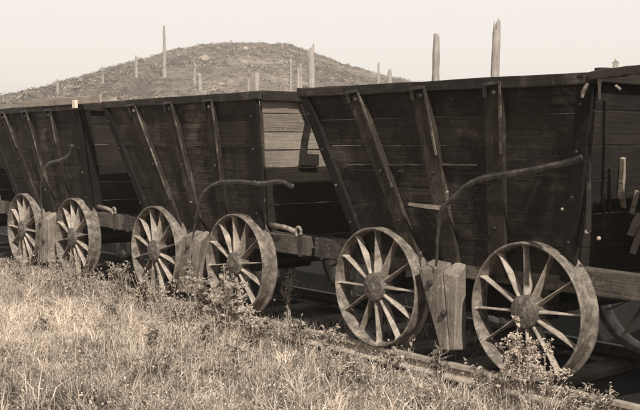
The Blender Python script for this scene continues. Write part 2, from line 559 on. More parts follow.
def snag(u, ytop, ybase, wpx, depth, label, seed, lean=(0, 0), branches=0, mat='snag', taper=0.75, name='dead_tree', jag=0.5):
    d = px_ray(u, ytop)
    if depth is None:
        p, depth = hill_hit(u, ybase)
    else:
        X, Y = d.x * depth, d.y * depth
        l = (u - 320) / 1000.0 * depth
        z = max(float(ground_z(X, Y)), float(hill_z(np.array([l]), np.array([depth]))[0]) if depth > 56 else -9)
        p = Vector((X, Y, z))
    top = EYE + d.z * depth
    h = top - p.z + 0.15
    r = wpx / 1000.0 * depth / 2
    root = tag(empty(name, (p.x, p.y, p.z - 0.15)), label, 'dead tree' if name == 'dead_tree' else 'stump')
    trunk_mb(h, r * 1.12, r * taper, lean, seed=seed, jag=jag).obj('trunk', M[mat], root, smooth=False)
    R = random.Random(seed + 5)
    for i in range(branches):
        mb = MB()
        z = h * R.uniform(0.35, 0.9); a = R.uniform(0, 6.28); ln = r * R.uniform(3, 7)
        c = Vector((lean[0] * z, lean[1] * z, z))
        q = c + Vector((math.cos(a), math.sin(a), 0.5)) * ln
        mb.tube([c, c.lerp(q, 0.5) + Vector((0, 0, -0.05 * ln)), q], [r * 0.3, r * 0.2, r * 0.06], 6)
        mb.obj('branch', M[mat], root)
    return root

snag(435.5, 37, 0, 8.5, 30, 'shorter pale dead trunk of the two standing in open sky behind the near car', 3)
snag(493.5, 25, 0, 10.5, 28, 'taller ragged dead trunk standing in open sky behind the near car', 4, lean=(0.01, 0), taper=0.7)
snag(311, 50, 0, 8.0, 46, 'pale slender trunk over the left end of the near car against the hill edge', 6, lean=(0.005, 0))
snag(165.5, 28, 78, 3.6, None, 'tallest thin bare pole on the left slope of the hill, its tip in the sky', 7, branches=0, taper=0.55)
snag(137.5, 57, 79, 3.0, None, 'thin pale dead tree low on the left slope, left of the tall pole', 8, lean=(0.03, 0), branches=2)
snag(291, 61, 0, 4.0, 60, 'short broken grey trunk just left of the slender trunk by the near car', 9, branches=1)
snag(298.5, 70, 0, 4.0, 52, 'low pale stub between the broken grey trunk and the slender trunk', 10)
snag(303, 64, 0, 2.6, 56, 'thin crooked pale stick beside the slender trunk', 12, lean=(-0.04, 0), branches=1)
snag(257, 73, 0, 5.0, 58, 'pale cut stump standing over the gap between middle and near car', 11, name='tree_stump', taper=0.95, jag=0.15)
snag(249, 80, 0, 3.5, 56, 'small pale stump left of the cut stump over the middle car end', 14, name='tree_stump', jag=0.3)
snag(195, 64, 88, 3.4, None, 'dead tree with bare limbs left of the pale boulder on the hill', 15, branches=4, lean=(0.05, 0))
snag(201, 74, 90, 4.2, None, 'stout leaning snag right below the pale boulder on the hill', 16, branches=3, lean=(-0.06, 0))
snag(378, 64, 0, 2.6, 62, 'thin pale stick on the right shoulder of the hill', 17)
snag(389, 70, 0, 5.0, 50, 'short pale stump on the right shoulder of the hill above the near car', 18, name='tree_stump', jag=0.4)
snag(59, 80, 93, 2.4, None, 'small bare stick at the hill foot above the far car', 19, branches=1)
snag(104, 68, 84, 2.4, None, 'thin bare pole at the skyline of the lower left slope', 20, branches=1)

def boulder(u, y, w, label, seed):
    p, d = hill_hit(u, y)
    R = random.Random(seed); r = w / 1000 * d / 2
    mb = MB(); vs = []; fs = []; A = 14; B = 8
    for i in range(B + 1):
        ph_ = math.pi * i / B
        for j in range(A):
            th = 2 * math.pi * j / A
            k = 1 + 0.12 * math.sin(th * 2 + seed) + R.uniform(-0.07, 0.07)
            vs.append((r * k * math.sin(ph_) * math.cos(th), r * k * math.sin(ph_) * math.sin(th), r * 0.62 * k * math.cos(ph_)))
    for i in range(B):
        for j in range(A):
            fs.append((i * A + j, i * A + (j + 1) % A, (i + 1) * A + (j + 1) % A, (i + 1) * A + j))
    mb.add(vs, fs)
    o = mb.obj('boulder', M['rock'], None)
    fix_normals(o.data)
    o.location = p + Vector((0, 0, r * 0.15))
    return tag(o, label, 'boulder')
boulder(205, 62, 13, 'large pale rounded boulder halfway up the hill', 2)
boulder(246, 51, 8, 'small pale boulder near the crest of the hill', 3)
boulder(222, 86, 7, 'pale rock at the foot of the hill above the middle car', 5)

# ------------------------------------------------------------------ track
YR = 4.99; GAUGE = 1.40                         # near rail centre, rail to rail
YC = YR + GAUGE / 2
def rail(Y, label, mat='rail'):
    mb = MB()
    x0, x1, seg = -22.0, 3.0, 60
    prf = [(-0.028, 0), (0.028, 0), (0.03, -0.025), (0.009, -0.035), (0.009, -0.08), (0.05, -0.095), (0.05, -0.105), (-0.05, -0.105), (-0.05, -0.095), (-0.009, -0.08), (-0.009, -0.035), (-0.03, -0.025)]
    vs = []; fs = []; m = len(prf)
    for i in range(seg + 1):
        x = x0 + (x1 - x0) * i / seg
        w = 0.006 * math.sin(x * 1.7) + 0.004 * math.sin(x * 4.1)
        for a, b in prf:
            vs.append((x, Y + a + w, b - 0.002))
    for i in range(seg):
        for j in range(m):
            fs.append((i * m + j, i * m + (j + 1) % m, (i + 1) * m + (j + 1) % m, (i + 1) * m + j))
    fs.append(tuple(range(m))); fs.append(tuple(range(seg * m, seg * m + m)))
    mb.add(vs, fs)
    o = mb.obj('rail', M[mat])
    fix_normals(o.data)
    tag(o, label, 'rail', 'rails of the track')
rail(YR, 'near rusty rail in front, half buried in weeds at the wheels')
rail(YR + GAUGE, 'far rail in the shade beneath the cars', 'iron')  # darker iron than the near rail: shade under the cars put into its colour
sl_me = []
for i in range(4):
    mb = MB()
    mb.beam((0, -1.08, 0), (0, 1.08, 0), 0.22, 0.13, (1, 0, 0), 0.012, 6)
    sl_me.append(mb.mesh('sleeper', M['sleeper']))
for i in range(27):
    x = -18.6 + i * 0.72 + random.uniform(-0.06, 0.06)
    o = link('sleeper', sl_me[i % 4], None, 0.012, (x, YC + random.uniform(-0.08, 0.05), -0.172))
    o.rotation_euler.z = random.uniform(-0.04, 0.04)
    tag(o, 'weathered wooden sleeper lying across the track under the rails', 'sleeper', 'sleepers under the rails')

# ------------------------------------------------------------------ coal cars
ZT, ZB = 1.895, 0.66                            # top and bottom of the hopper
HLT, HLB = 1.33, 0.98                          # half length top / bottom
YT, YB = 4.75 - YC, 5.08 - YC                  # near side top / bottom, relative to the car's centre
R_TREAD = 0.440; R_FL = 0.467
def lerp(a, b, t): return a + (b - a) * t
def side_y(z): return lerp(YB, YT, (z - ZB) / (ZT - ZB))
def end_x(z): return lerp(HLB, HLT, (z - ZB) / (ZT - ZB))

# one wheel; front face at y = -0.05, flange at the back
def wheel_meshes():
    rim = MB()
    rim.lathe([(0.424, -0.052), (0.433, -0.056), (R_TREAD, -0.050), (R_TREAD + 0.002, -0.005), (R_TREAD + 0.001, 0.048), (R_FL - 0.008, 0.058), (R_FL, 0.065), (R_FL - 0.002, 0.080), (0.44, 0.086), (0.420, 0.080), (0.411, 0.010)], 72)
    me_rim = rim.mesh('wheel', M['tread']); fix_normals(me_rim)
    hub = MB()
    hub.lathe([(0.001, -0.082), (0.030, -0.080), (0.034, -0.072), (0.055, -0.071), (0.075, -0.067), (0.095, -0.060), (0.098, -0.060), (0.105, -0.054), (0.108, -0.043), (0.108, 0.05), (0.001, 0.06)], 36, closed=False)
    for k in range(8):
        a = k * math.pi / 4 + 0.2
        hub.beam((0.050 * math.cos(a), -0.068, 0.050 * math.sin(a)), (0.088 * math.cos(a), -0.061, 0.088 * math.sin(a)), 0.010, 0.012, (0, 1, 0))
    me_hub = hub.mesh('hub', M['hub']); fix_normals(me_hub)
    sp = []
    for v in range(3):
        mb = MB()
        R = random.Random(v)
        # paddle shaped: broad across the wheel's plane, thin within it
        secs = [(0.10, 0.044, 0.013), (0.14, 0.042, 0.009), (0.22, 0.037, 0.007), (0.33, 0.030, 0.0055), (0.40, 0.028, 0.0065), (0.421, 0.042, 0.011)]
        vs = []; fs = []
        n = 8
        for r, ax, th in secs:
            for k in range(n):
                a = 2 * math.pi * (k + 0.5) / n
                ca, sa = math.cos(a), math.sin(a)
                ca = math.copysign(abs(ca) ** 0.6, ca); sa = math.copysign(abs(sa) ** 0.8, sa)
                vs.append((sa * th * (1 + R.uniform(-0.08, 0.08)), ca * ax - 0.002, r))
        for i in range(len(secs) - 1):
            for k in range(n):
                fs.append((i * n + k, i * n + (k + 1) % n, (i + 1) * n + (k + 1) % n, (i + 1) * n + k))
        mb.add(vs, fs)
        me = mb.mesh('spoke', M['wheel']); fix_normals(me); sp.append(me)
    return me_rim, me_hub, sp
ME_RIM, ME_HUB, ME_SPOKES = wheel_meshes()
for me in (ME_RIM, ME_HUB):
    for p in me.polygons: p.use_smooth = True
def add_wheel(car, x, near, rot):
    s = 1 if near else -1
    w = link('wheel', ME_RIM, car, 0, (x, s * (YR - YC), R_TREAD))
    es = w.modifiers.new('edges', 'EDGE_SPLIT'); es.split_angle = math.radians(32)
    w.rotation_euler = (0, rot, 0) if near else (0, rot, math.pi)
    h = link('hub', ME_HUB, w)
    es = h.modifiers.new('edges', 'EDGE_SPLIT'); es.split_angle = math.radians(32)
    for k in range(12):
        sp = link('spoke', ME_SPOKES[k % 3], w)
        sp.rotation_euler = (0, k * math.pi / 6, 0)
    return w

def boards_side(s, n, jit, holes=()):
    """horizontal boards of the sloping side; s=-1 near, 1 far"""
    mb = MB()
    T = 0.035
    zs = [ZB + (ZT - ZB) * (i + random.uniform(-0.12, 0.12) * (0 < i < n)) / n for i in range(n + 1)]
    for i in range(n):
        z0, z1 = zs[i] + 0.0015, zs[i + 1] - 0.002
        proud = random.uniform(-0.003, 0.006)
        segs = 10
        for a in range(1):
            vs = []
            for k in range(segs + 1):
                f = -1 + 2 * k / segs
                ring = []
                for z, t in ((z0, 0), (z1, 0), (z1, T), (z0, T)):
                    zz = z + (random.uniform(-jit, jit) if t == 0 else 0)
                    y = abs(side_y(zz)) + proud * (t == 0) - t + random.uniform(-0.002, 0.002)
                    x = f * (end_x(zz) - 0.03)
                    ring.append((x, s * y, zz))
                vs += ring
            fs = [(0, 1, 2, 3), tuple(segs * 4 + q for q in (3, 2, 1, 0))]
            for k in range(segs):
                o = k * 4
                for q in range(4):
                    fs.append((o + q, o + 4 + q, o + 4 + (q + 1) % 4, o + (q + 1) % 4))
            mb.add(vs, fs)
    return mb

def boards_end(s, n, z0_=ZB, z1_=ZT):
    mb = MB(); T = 0.035
    for i in range(n):
        z0 = z0_ + (z1_ - z0_) * i / n + 0.003; z1 = z0_ + (z1_ - z0_) * (i + 1) / n - 0.005
        pr = random.uniform(-0.006, 0.006); segs = 8; vs = []
        for k in range(segs + 1):
            f = -1 + 2 * k / segs
            for z, t in ((z0, 0), (z1, 0), (z1, T), (z0, T)):
                zz = z + (random.uniform(-0.004, 0.004) if t == 0 else 0)
                vs.append((s * (end_x(zz) + pr * (t == 0) - t), f * (abs(side_y(zz)) - 0.045), zz))
        fs = [(0, 1, 2, 3), tuple(segs * 4 + q for q in (3, 2, 1, 0))]
        for k in range(segs):
            o = k * 4
            for q in range(4):
                fs.append((o + q, o + 4 + q, o + 4 + (q + 1) % 4, o + (q + 1) % 4))
        mb.add(vs, fs)
    return mb

def bolt(p, r, car, mat='iron', axis=(0, -1, 0)):
    mb = MB(); p = Vector(p); a = Vector(axis)
    mb.tube([p, p + a * r * 0.9, p + a * r * 1.2], [r, r, r * 0.6], 8)
    return mb.obj('bolt', M[mat], car)

def coal_car(cx, label, opt):
    car = tag(empty('coal_car', (cx, YC, 0)), label, 'coal car', 'wooden coal cars coupled along the track')
    sx = M[opt.get('side', 'tar_x')]
    # hopper skin
    for s in (-1, 1):
        o = boards_side(s, 6, 0.004).obj('side_wall', sx if s < 0 else M['tar_x'], car, bevel=0.002); fix_normals(o.data)
    for s in (-1, 1):
        if s == 1 and opt.get('pale_end'):
            zc = opt.get('pale_from', 1.29)  # pale above, tarred below: the neighbour's shadow line put into board colour
            o = boards_end(s, 4, zc, ZT).obj('end_boards', M['pale_y'], car, bevel=0.004); fix_normals(o.data)
            o['label'] = 'bleached, sunlit-toned upper boards of the sloping end, ending at the shadow line'
            o = boards_end(s, 2, ZB, zc - 0.002).obj('end_wall', M['tar_y'], car, bevel=0.004); fix_normals(o.data)
        else:
            o = boards_end(s, 6).obj('end_wall', M['tar_y'], car, bevel=0.004); fix_normals(o.data)
    mb = MB()
    mb.box((0, 0, ZB + 0.02), (HLB * 2 - 0.1, (abs(YB)) * 2 - 0.1, 0.04))
    mb.obj('hopper_floor', M['inside'], car)
    # corner posts
    for sxn in (-1, 1):
        for sy in (-1, 1):
            mb = MB()
            q = lambda z: Vector((sxn * (end_x(z) - 0.045), sy * (abs(side_y(z)) + 0.012), z))
            mb.beam(q(ZB - 0.02), q(ZT - 0.02), 0.10, 0.035, (1, 0, 0), 0.003, 6)
            mb.obj('corner_post', M['tar_dark'], car, bevel=0.006)
            if opt.get('plain_end') and sxn > 0:
                continue
            mb = MB()
            q = lambda z: Vector((sxn * (end_x(z) + 0.018), sy * (abs(side_y(z)) - 0.06), z))
            mb.beam(q(ZB), q(ZT - 0.06), 0.09, 0.035, (0, 1, 0), 0.003, 6)
            mb.obj('end_post', M['tar_dark'], car, bevel=0.006)
    # side battens: wide planks fanning in towards the bottom, with a strap of iron and a bracket
    for sy in (-1, 1):
        for j, bx in enumerate((-0.72, -0.04, 0.63)):
            bx += random.uniform(-0.02, 0.02)
            bot = bx * 0.62 + (0.05 if j == 0 else 0)
            q = lambda z, dx=0.0, dy=0.0: Vector((lerp(bot, bx, (z - ZB) / (ZT - ZB)) + dx, sy * (abs(side_y(z)) + 0.018 + dy * 0.72), z))
            mb = MB()
            mb.beam(q(ZB - 0.03), q(ZT - 0.05), 0.135, 0.034, (1, 0, 0), 0.004, 8, w1=0.155)
            mb.obj('side_post', M['tar_z'], car, bevel=0.007)
            mb = MB()
            mb.beam(q(1.15 + random.uniform(-.2, .4), 0.058, 0.031), q(ZT - 0.04, 0.062, 0.031), 0.016, 0.012, (1, 0, 0), 0.001, 5)
            mb.obj('iron_strap', M['iron_strap' if sy < 0 else 'iron'], car)
            mb = MB()
            mb.beam(q(ZT - 0.11, -0.055, 0.035), q(ZT - 0.03, -0.045, 0.035), 0.035, 0.02, (1, 0, 0), 0.002, 2)
            mb.beam(q(ZT - 0.035, -0.06, 0.033), q(ZT - 0.028, 0.065, 0.033), 0.022, 0.03, (0, 0, 1), 0.001, 2)
            mb.obj('bracket', M['iron'], car, bevel=0.003)
            if sy < 0:
                bolt(q(ZT - 0.085, 0.02, 0.028), 0.016, car, 'iron_strap' if j != 1 else 'iron')
                bolt(q(1.30, 0.0, 0.028), 0.012, car, 'iron')
                bolt(q(0.95, 0.0, 0.028), 0.010, car, random.choice(['iron', 'iron_strap']))
    # top rails
    for sy in (-1, 1):
        mb = MB()
        mb.beam((-HLT - 0.02, sy * (abs(YT) - 0.004), ZT - 0.012), (HLT + 0.02, sy * (abs(YT) - 0.004), ZT - 0.012 + opt.get('tilt', 0)), 0.07, 0.055, (0, 0, 1), 0.004, 14)
        mb.obj('top_rail', M['tar_x'], car, bevel=0.006)
    for s in (-1, 1):
        mb = MB()
        mb.beam((s * (HLT - 0.005), -(abs(YT) - 0.04), ZT - 0.012), (s * (HLT - 0.005), abs(YT) - 0.04, ZT - 0.012), 0.085, 0.06, (0, 0, 1), 0.004, 8)
        mb.obj('end_rail', M['tar_y'], car, bevel=0.006)
    # ledge along the side (one board edge that catches the light)
    if opt.get('ledge'):
        a, b, z = opt['ledge']
        mb = MB()
        mb.beam((a, side_y(z) - 0.013, z), (b, side_y(z + .02) - 0.013, z + 0.02), 0.008, 0.014, (0, 0, 1), 0.003, 14, w1=0.012)
        mb.obj('ledge', M['tar_worn'], car)
    # frame: long sills with blunt ends, cross beams
    for sy in (-1, 1):
        mb = MB()
        yy = sy * 0.555
        mb.beam((-1.565, yy, 0.655), (1.565, yy, 0.655), 0.165, 0.12, (0, 0, 1), 0.005, 14)
        mb.obj('sill', M['sill_x'], car, bevel=0.012)
        for s in (-1, 1):                        # iron bands at the blunt ends
            mb = MB()
            mb.box((s * 1.47, yy, 0.655), (0.045, 0.135, 0.182))
            mb.obj('iron_band', M['iron'], car, bevel=0.003)
    for x in (-1.22, 0, 1.22):
        mb = MB()
        mb.beam((x, -0.49, 0.64), (x, 0.49, 0.64), 0.13, 0.12, (0, 0, 1), 0.004, 4)
        mb.obj('cross_beam', M['tar_y'], car, bevel=0.01)
    # wheels and axles
    for x in (-0.70, 0.70):
        r = random.uniform(0, 0.5)
        for near in (True, False):
            add_wheel(car, x + opt.get('dx', 0), near, r)
        mb = MB()
        mb.tube([(x, -0.68, R_TREAD), (x, 0.68, R_TREAD)], 0.045, 12)
        mb.obj('axle', M['iron'], car, smooth=True)
        for sy in (-1, 1):
            mb = MB()
            mb.box((x, sy * 0.555, R_TREAD + 0.05), (0.17, 0.11, 0.22))
            mb.obj('axle_box', M['iron'], car, bevel=0.01)
    # wooden discharge chute under the floor
    mb = MB()
    mb.hexa([(-0.34, -0.40, 0.30), (0.34, -0.40, 0.30), (0.34, 0.40, 0.30), (-0.34, 0.40, 0.30),
             (-0.52, -0.46, 0.65), (0.52, -0.46, 0.65), (0.52, 0.46, 0.65), (-0.52, 0.46, 0.65)])
    mb.obj('bottom_chute', M['inside'], car, bevel=0.01)
    # brake block: a heavy wooden wedge hung between the wheels
    xs = opt.get('block', (-0.20, 0.16, 0.02, 0.15))      # top left, top right, bottom left, bottom right
    yb0, yb1 = YR - YC - 0.075, YR - YC + 0.06
    zt, zb = opt.get('block_z', (0.66, 0.09))
    mb = MB()
    j = lambda: random.uniform(-0.006, 0.006)
    mid = lerp(zb, zt, 0.45)
    split = lambda a, b, k: a + (b - a) * k
    for k0, k1 in ((0, 0.62), (0.626, 1.0)):
        tl, tr = split(xs[0], xs[1], k0), split(xs[0], xs[1], k1)
        bl, br = split(xs[2], xs[3], k0), split(xs[2], xs[3], k1)
        d = 0.012 if k0 else 0.0
        mb.hexa([(bl, yb0 + d + j(), zb + j()), (br, yb0 + d, zb + 0.02 * k0 + j()), (br, yb1, zb), (bl, yb1, zb),
                 (tl, yb0 + d + j(), zt - 0.03), (tr, yb0 + d + 0.01, zt - 0.05 * (k0 > 0) - 0.01), (tr - 0.02, yb1, zt + 0.02), (tl + 0.02, yb1, zt + 0.03)])
    o = mb.obj('brake_block', M['block'], car, bevel=0.01)
    fix_normals(o.data)
    if opt.get('block_cut'):
        pass
    for bx, bz in (((xs[0] + xs[1]) / 2 - 0.05, zt - 0.12), ((xs[0] + xs[1] + xs[2] + xs[3]) / 4 + 0.03, lerp(zb, zt, 0.45))):
        bolt((bx, yb0, bz), 0.022, car, 'iron')
    # brake lever: flat bar, bent up from the block and running to the car's end
    if opt.get('lever'):
        pts = [Vector((a, -0.83 - YT * 0 + b * 0, z)) for a, z, b in [(p[0], p[1], 0) for p in opt['lever']]]
        fine = []
        for i in range(len(pts) - 1):
            p0 = pts[max(i - 1, 0)]; p1 = pts[i]; p2 = pts[i + 1]; p3 = pts[min(i + 2, len(pts) - 1)]
            for k in range(6):
                t = k / 6
                fine.append(0.5 * ((2 * p1) + (p2 - p0) * t + (2 * p0 - 5 * p1 + 4 * p2 - p3) * t * t + (3 * p1 - p0 - 3 * p2 + p3) * t ** 3))
        fine.append(pts[-1])
        yl = lambda z: min(side_y(z) - 0.075, -0.80) if z > 0.8 else -0.79
        fine = [Vector((p.x, yl(p.z), p.z)) for p in fine]
        mb = MB()
        nn = len(fine)
        mb.tube(fine, [0.014 + 0.007 * min(1.0, 2.0 * i / nn) for i in range(nn)], 4, flat=0.32)
        if opt.get('knob', True):
            e = fine[-1]
            mb.tube([e + Vector((-0.03, 0, 0)), e, e + Vector((0.035, 0, -0.006)), e + Vector((0.05, 0, -0.012))], [0.016, 0.024, 0.022, 0.01], 8, flat=0.5)
        mb.obj('brake_lever', M['iron_lever'], car, bevel=0.003)
    # iron peg / strap at the lever's foot
    if opt.get('peg'):
        x0, x1, z = opt['peg']
        mb = MB()
        mb.beam((x0, -0.78, z + 0.012), (x1, -0.76, z), 0.022, 0.02, (0, 0, 1), 0.003, 4, w1=0.03)
        mb.obj('iron_peg', M['iron_mid'], car)
    # hook over the right end of the sill
    if opt.get('coupling', True):
        mb = MB()
        y = -0.60
        mb.tube([(1.04, y, 0.80), (1.25, y, 0.79), (1.40, y, 0.765)], 0.022, 8)
        ring = [(1.43 + 0.035 * math.cos(a), y, 0.765 + 0.04 * math.sin(a)) for a in [2 * math.pi * k / 12 for k in range(13)]]
        mb.tube(ring, 0.014, 6)
        mb.obj('coupling_hook', M['iron_mid'], car, smooth=True)
    for z in (1.72, 1.45, 1.18, 0.9):            # bolts down the corner posts
        for s in (-1, 1):
            bolt((s * (end_x(z) - 0.045), side_y(z) - 0.04, z), 0.010, car, random.choice(['iron', 'iron', 'iron', 'iron_strap']))
    return car
M['iron_lever'] = iron('handled_lever_iron', 0.008, 0.025, 0.09, 0.45, 14.0)

pitch = 3.22
C1 = -4.71
lev1 = [(-0.03, 0.66), (0.0, 0.90), (0.02, 1.04), (0.12, 1.12), (0.38, 1.26), (0.83, 1.335), (1.12, 1.39), (1.22, 1.42)]
lev2 = [(0.10, 0.66), (0.17, 0.84), (0.28, 1.04), (0.52, 1.14), (0.85, 1.17), (1.2, 1.165), (1.48, 1.19), (1.60, 1.16)]
lev3 = [(0.0, 0.66), (0.0, 0.90), (0.02, 1.05), (0.12, 1.17), (0.36, 1.27), (0.68, 1.31), (0.92, 1.37), (1.06, 1.47)]
car0 = coal_car(C1 + pitch, 'nearest dark coal car, only its left end reaching the right border of the photo', dict(lever=lev1, tilt=0.0))
car1 = coal_car(C1, 'large dark tarred coal car at the right, running on the two biggest wheels', dict(
    lever=lev1, ledge=(-0.95, 0.35, 1.34), peg=(-0.30, -0.02, 1.06), block=(-0.22, 0.13, 0.0, 0.12), tilt=-0.022, knob=False, plain_end=True, coupling=False))
car2 = coal_car(C1 - pitch, 'middle coal car with bleached, sunlit-toned end boards and a long drooping brake lever', dict(
    side='tar_x2', lever=lev2, pale_end=True, plain_end=True, pale_from=1.29, block=(-0.10, 0.17, -0.24, 0.04), hang=0.10))
car3 = coal_car(C1 - 2 * pitch, 'third coal car toward the left with a loose plank on its top edge', dict(
    side='tar_x2', lever=lev3, block=(-0.16, 0.10, -0.12, 0.10)))
car4 = coal_car(C1 - 3 * pitch, 'farthest coal car, only a sliver of its end showing at the left border', dict(lever=lev3))

# fittings on the right end of the near car, and the iron strap on the middle car's end
def part(name, mat, car, fn, **k):
    mb = MB(); fn(mb); return mb.obj(name, M[mat], car, **k)
def rel(p, car): return (p.x - car.location.x, p.y - car.location.y, p.z)
def at_end(u, v, car, proud):
    d = px_ray(u, v); sl = (HLT - HLB) / (ZT - ZB)
    k = (car.location.x + HLB + (EYE - ZB) * sl + proud) / (d.x - sl * d.z)
    return Vector((d.x * k, d.y * k, EYE + d.z * k))
def pb(mb, car, uv0, uv1, Y, w, t, **k):
    if Y is None:
        a = at_end(uv0[0], uv0[1], car, w / 2 + 0.004); b = at_end(uv1[0], uv1[1], car, w / 2 + 0.004)
        mb.beam(rel(a, car), rel(b, car), w, t, (1, 0, 0), **k)
        return
    a = at_Y(uv0[0], uv0[1], Y); b = at_Y(uv1[0], uv1[1], Y)
    mb.beam(rel(a, car), rel(b, car), w, t, (0, 1, 0), **k)
def end_strap(m):
    pts = [at_end(u, v, car2, 0.012) for u, v in ((299, 93), (303, 104), (309, 120), (305, 140), (302, 166))]
    for a, b in zip(pts[:-1], pts[1:]):
        m.beam(rel(a, car2), rel(b, car2), 0.016, 0.07, (1, 0, 0), 0.002, 2)
part('end_strap', 'iron', car2, end_strap)
part('patch_board', 'tar_dark', car2, lambda m: m.beam(rel(at_end(302, 159, car2, 0.02), car2), rel(at_end(318, 160, car2, 0.02), car2), 0.02, 0.10, (1, 0, 0), 0.003, 3))
part('pale_strip', 'pale_x', car1, lambda m: (pb(m, car1, (622.5, 158), (621.5, 198), None, 0.03, 0.026, jit=0.003, segs=4), pb(m, car1, (622, 196), (624.5, 207), None, 0.03, 0.014, segs=2)))  # narrow pale strip laid on the end wall
part('pale_piece', 'pale_x', car1, lambda m: pb(m, car1, (638, 191), (632.5, 214), None, 0.03, 0.014, jit=0.002, segs=3))  # small pale slivers on the end wall
part('pale_piece', 'pale_x', car1, lambda m: pb(m, car1, (641, 214), (631, 236), None, 0.03, 0.05, jit=0.004, segs=3, t1=0.03))
part('pale_piece', 'pale_x', car1, lambda m: pb(m, car1, (645, 222), (634, 254), None, 0.03, 0.06, jit=0.004, segs=3, t1=0.02))
part('iron_rod', 'iron', car1, lambda m: pb(m, car1, (587, 92), (590, 232), 4.93, 0.02, 0.02))
part('iron_rod', 'iron', car1, lambda m: pb(m, car1, (604, 100), (604, 228), None, 0.018, 0.012))
part('iron_rod', 'iron', car1, lambda m: pb(m, car1, (610, 168), (610.5, 218), None, 0.018, 0.008))
def hook(m):
    pts = [at_Y(u, v, 4.68) for u, v in ((586, 84), (584, 88), (581.5, 93), (581, 98))]
    m.tube([rel(p, car1) for p in pts], [0.008, 0.012, 0.012, 0.007], 6)
part('hook', 'iron_mid', car1, hook)
def latch(m):
    pts = [at_Y(u, v, 4.70) for u, v in ((597, 81), (597.5, 76), (601, 74), (605, 75), (606, 79))]
    m.tube([rel(p, car1) for p in pts], 0.009, 6)
    pts = [at_Y(u, v, 4.70) for u, v in ((598, 80), (598, 90), (598.5, 100))]
    m.tube([rel(p, car1) for p in pts], [0.012, 0.007, 0.006], 6)
part('latch', 'iron_mid', car1, latch)
def nail(m):
    pts = [at_Y(u, v, 4.72) for u, v in ((614, 86), (619, 90))]
    m.tube([rel(p, car1) for p in pts], 0.008, 6)
part('hook', 'iron_mid', car1, nail)
for u, v in ((588, 232), (600.5, 238.5)):
    p = at_Y(u, v, 4.98); bolt(rel(p, car1), 0.012, car1, 'iron_pale')
for u, v in ((519, 143), (563, 209), (448, 192)):
    p = at_Y(u, v, 4.88); bolt(rel(p, car1), 0.008, car1, 'iron_pale')

# loose planks lying on the tops
def loose_plank(name, p0, p1, w, t, mat, label, segs=8):
    mb = MB(); p0 = Vector(p0); p1 = Vector(p1)
    mb.beam((0, 0, 0), p1 - p0, w, t, (0, 0, 1), 0.005, segs)
    o = mb.obj(name, M[mat], None, bevel=0.005)
    o.location = p0
    return tag(o, label, 'plank')
a = at_Y(26, 107.0, 4.74); b = at_Y(102, 100.5, 4.72)
loose_plank('loose_plank', a + Vector((0, 0, 0.03)), b + Vector((0, 0, 0.015)), 0.08, 0.03, 'pale_x', 'weathered grey plank set on edge along the top of the third car')
a = at_Y(591, 76, 4.735); b = at_Y(654, 68.0, 4.42)
loose_plank('loose_plank', a, b, 0.045, 0.05, 'tar_worn', 'brownish plank lying askew across the tops at the right border of the photo')
# star shaped hand nut on the right plank
p = at_Y(613.5, 64.0, 4.62)
mb = MB(); vs = []; fs = []
for s in (-0.006, 0.006):
    for k in range(10):
        r = (0.028, 0.013, 0.022, 0.016, 0.025, 0.014, 0.027, 0.015, 0.021, 0.012)[k]
        vs.append((r * math.sin(k * math.pi / 5), s, r * math.cos(k * math.pi / 5)))
fs = [tuple(range(10)), tuple(range(19, 9, -1))] + [(k, (k + 1) % 10, 10 + (k + 1) % 10, 10 + k) for k in range(10)]
mb.add(vs, fs)
mb.tube([(0, 0, -0.02), (0, 0, -0.062)], 0.009, 6)
o = mb.obj('hand_nut', M['iron_pale']); fix_normals(o.data); o.location = p
o.rotation_euler.z = 0.6
tag(o, 'small pale star shaped iron nut standing on the plank at the upper right', 'nut')
# pale block on the third car's top
p = at_Y(76, 104.5, 4.69)
mb = MB(); mb.box((0, 0, 0), (0.075, 0.035, 0.085))
o = mb.obj('wooden_block', M['blossom_wood'], None, bevel=0.006); o.location = p
tag(o, 'small white block nailed against the plank on top of the third car', 'block')

# ------------------------------------------------------------------ grass
def blades(P, H, Wd, tone, bend, name, mat, label, cat):
    N = len(P)
    az = rng.uniform(0, 2 * np.pi, N)
    fx, fy = np.cos(az), np.sin(az)
    ba = rng.uniform(0, 2 * np.pi, N); bx, by = np.cos(ba) * bend * H, np.sin(ba) * bend * H
    V = np.zeros((N, 5, 3))
    for i, (k, w) in enumerate(((0, 1), (0.55, 0.8))):
        for j, s in enumerate((-1, 1)):
            V[:, i * 2 + j, 0] = P[:, 0] + fx * Wd * w * s * 0.5 + bx * k * k
            V[:, i * 2 + j, 1] = P[:, 1] + fy * Wd * w * s * 0.5 + by * k * k
            V[:, i * 2 + j, 2] = P[:, 2] + H * k
    V[:, 4, 0] = P[:, 0] + bx; V[:, 4, 1] = P[:, 1] + by; V[:, 4, 2] = P[:, 2] + H * (1 - 0.25 * np.minimum(bend, 1.5))
    o = (np.arange(N) * 5)[:, None]
    F = np.concatenate([o + np.array([[0, 1, 3]]), o + np.array([[0, 3, 2]]), o + np.array([[2, 3, 4]])], 0)
    T = np.repeat(tone, 5)
    return V.reshape(-1, 3), F, T

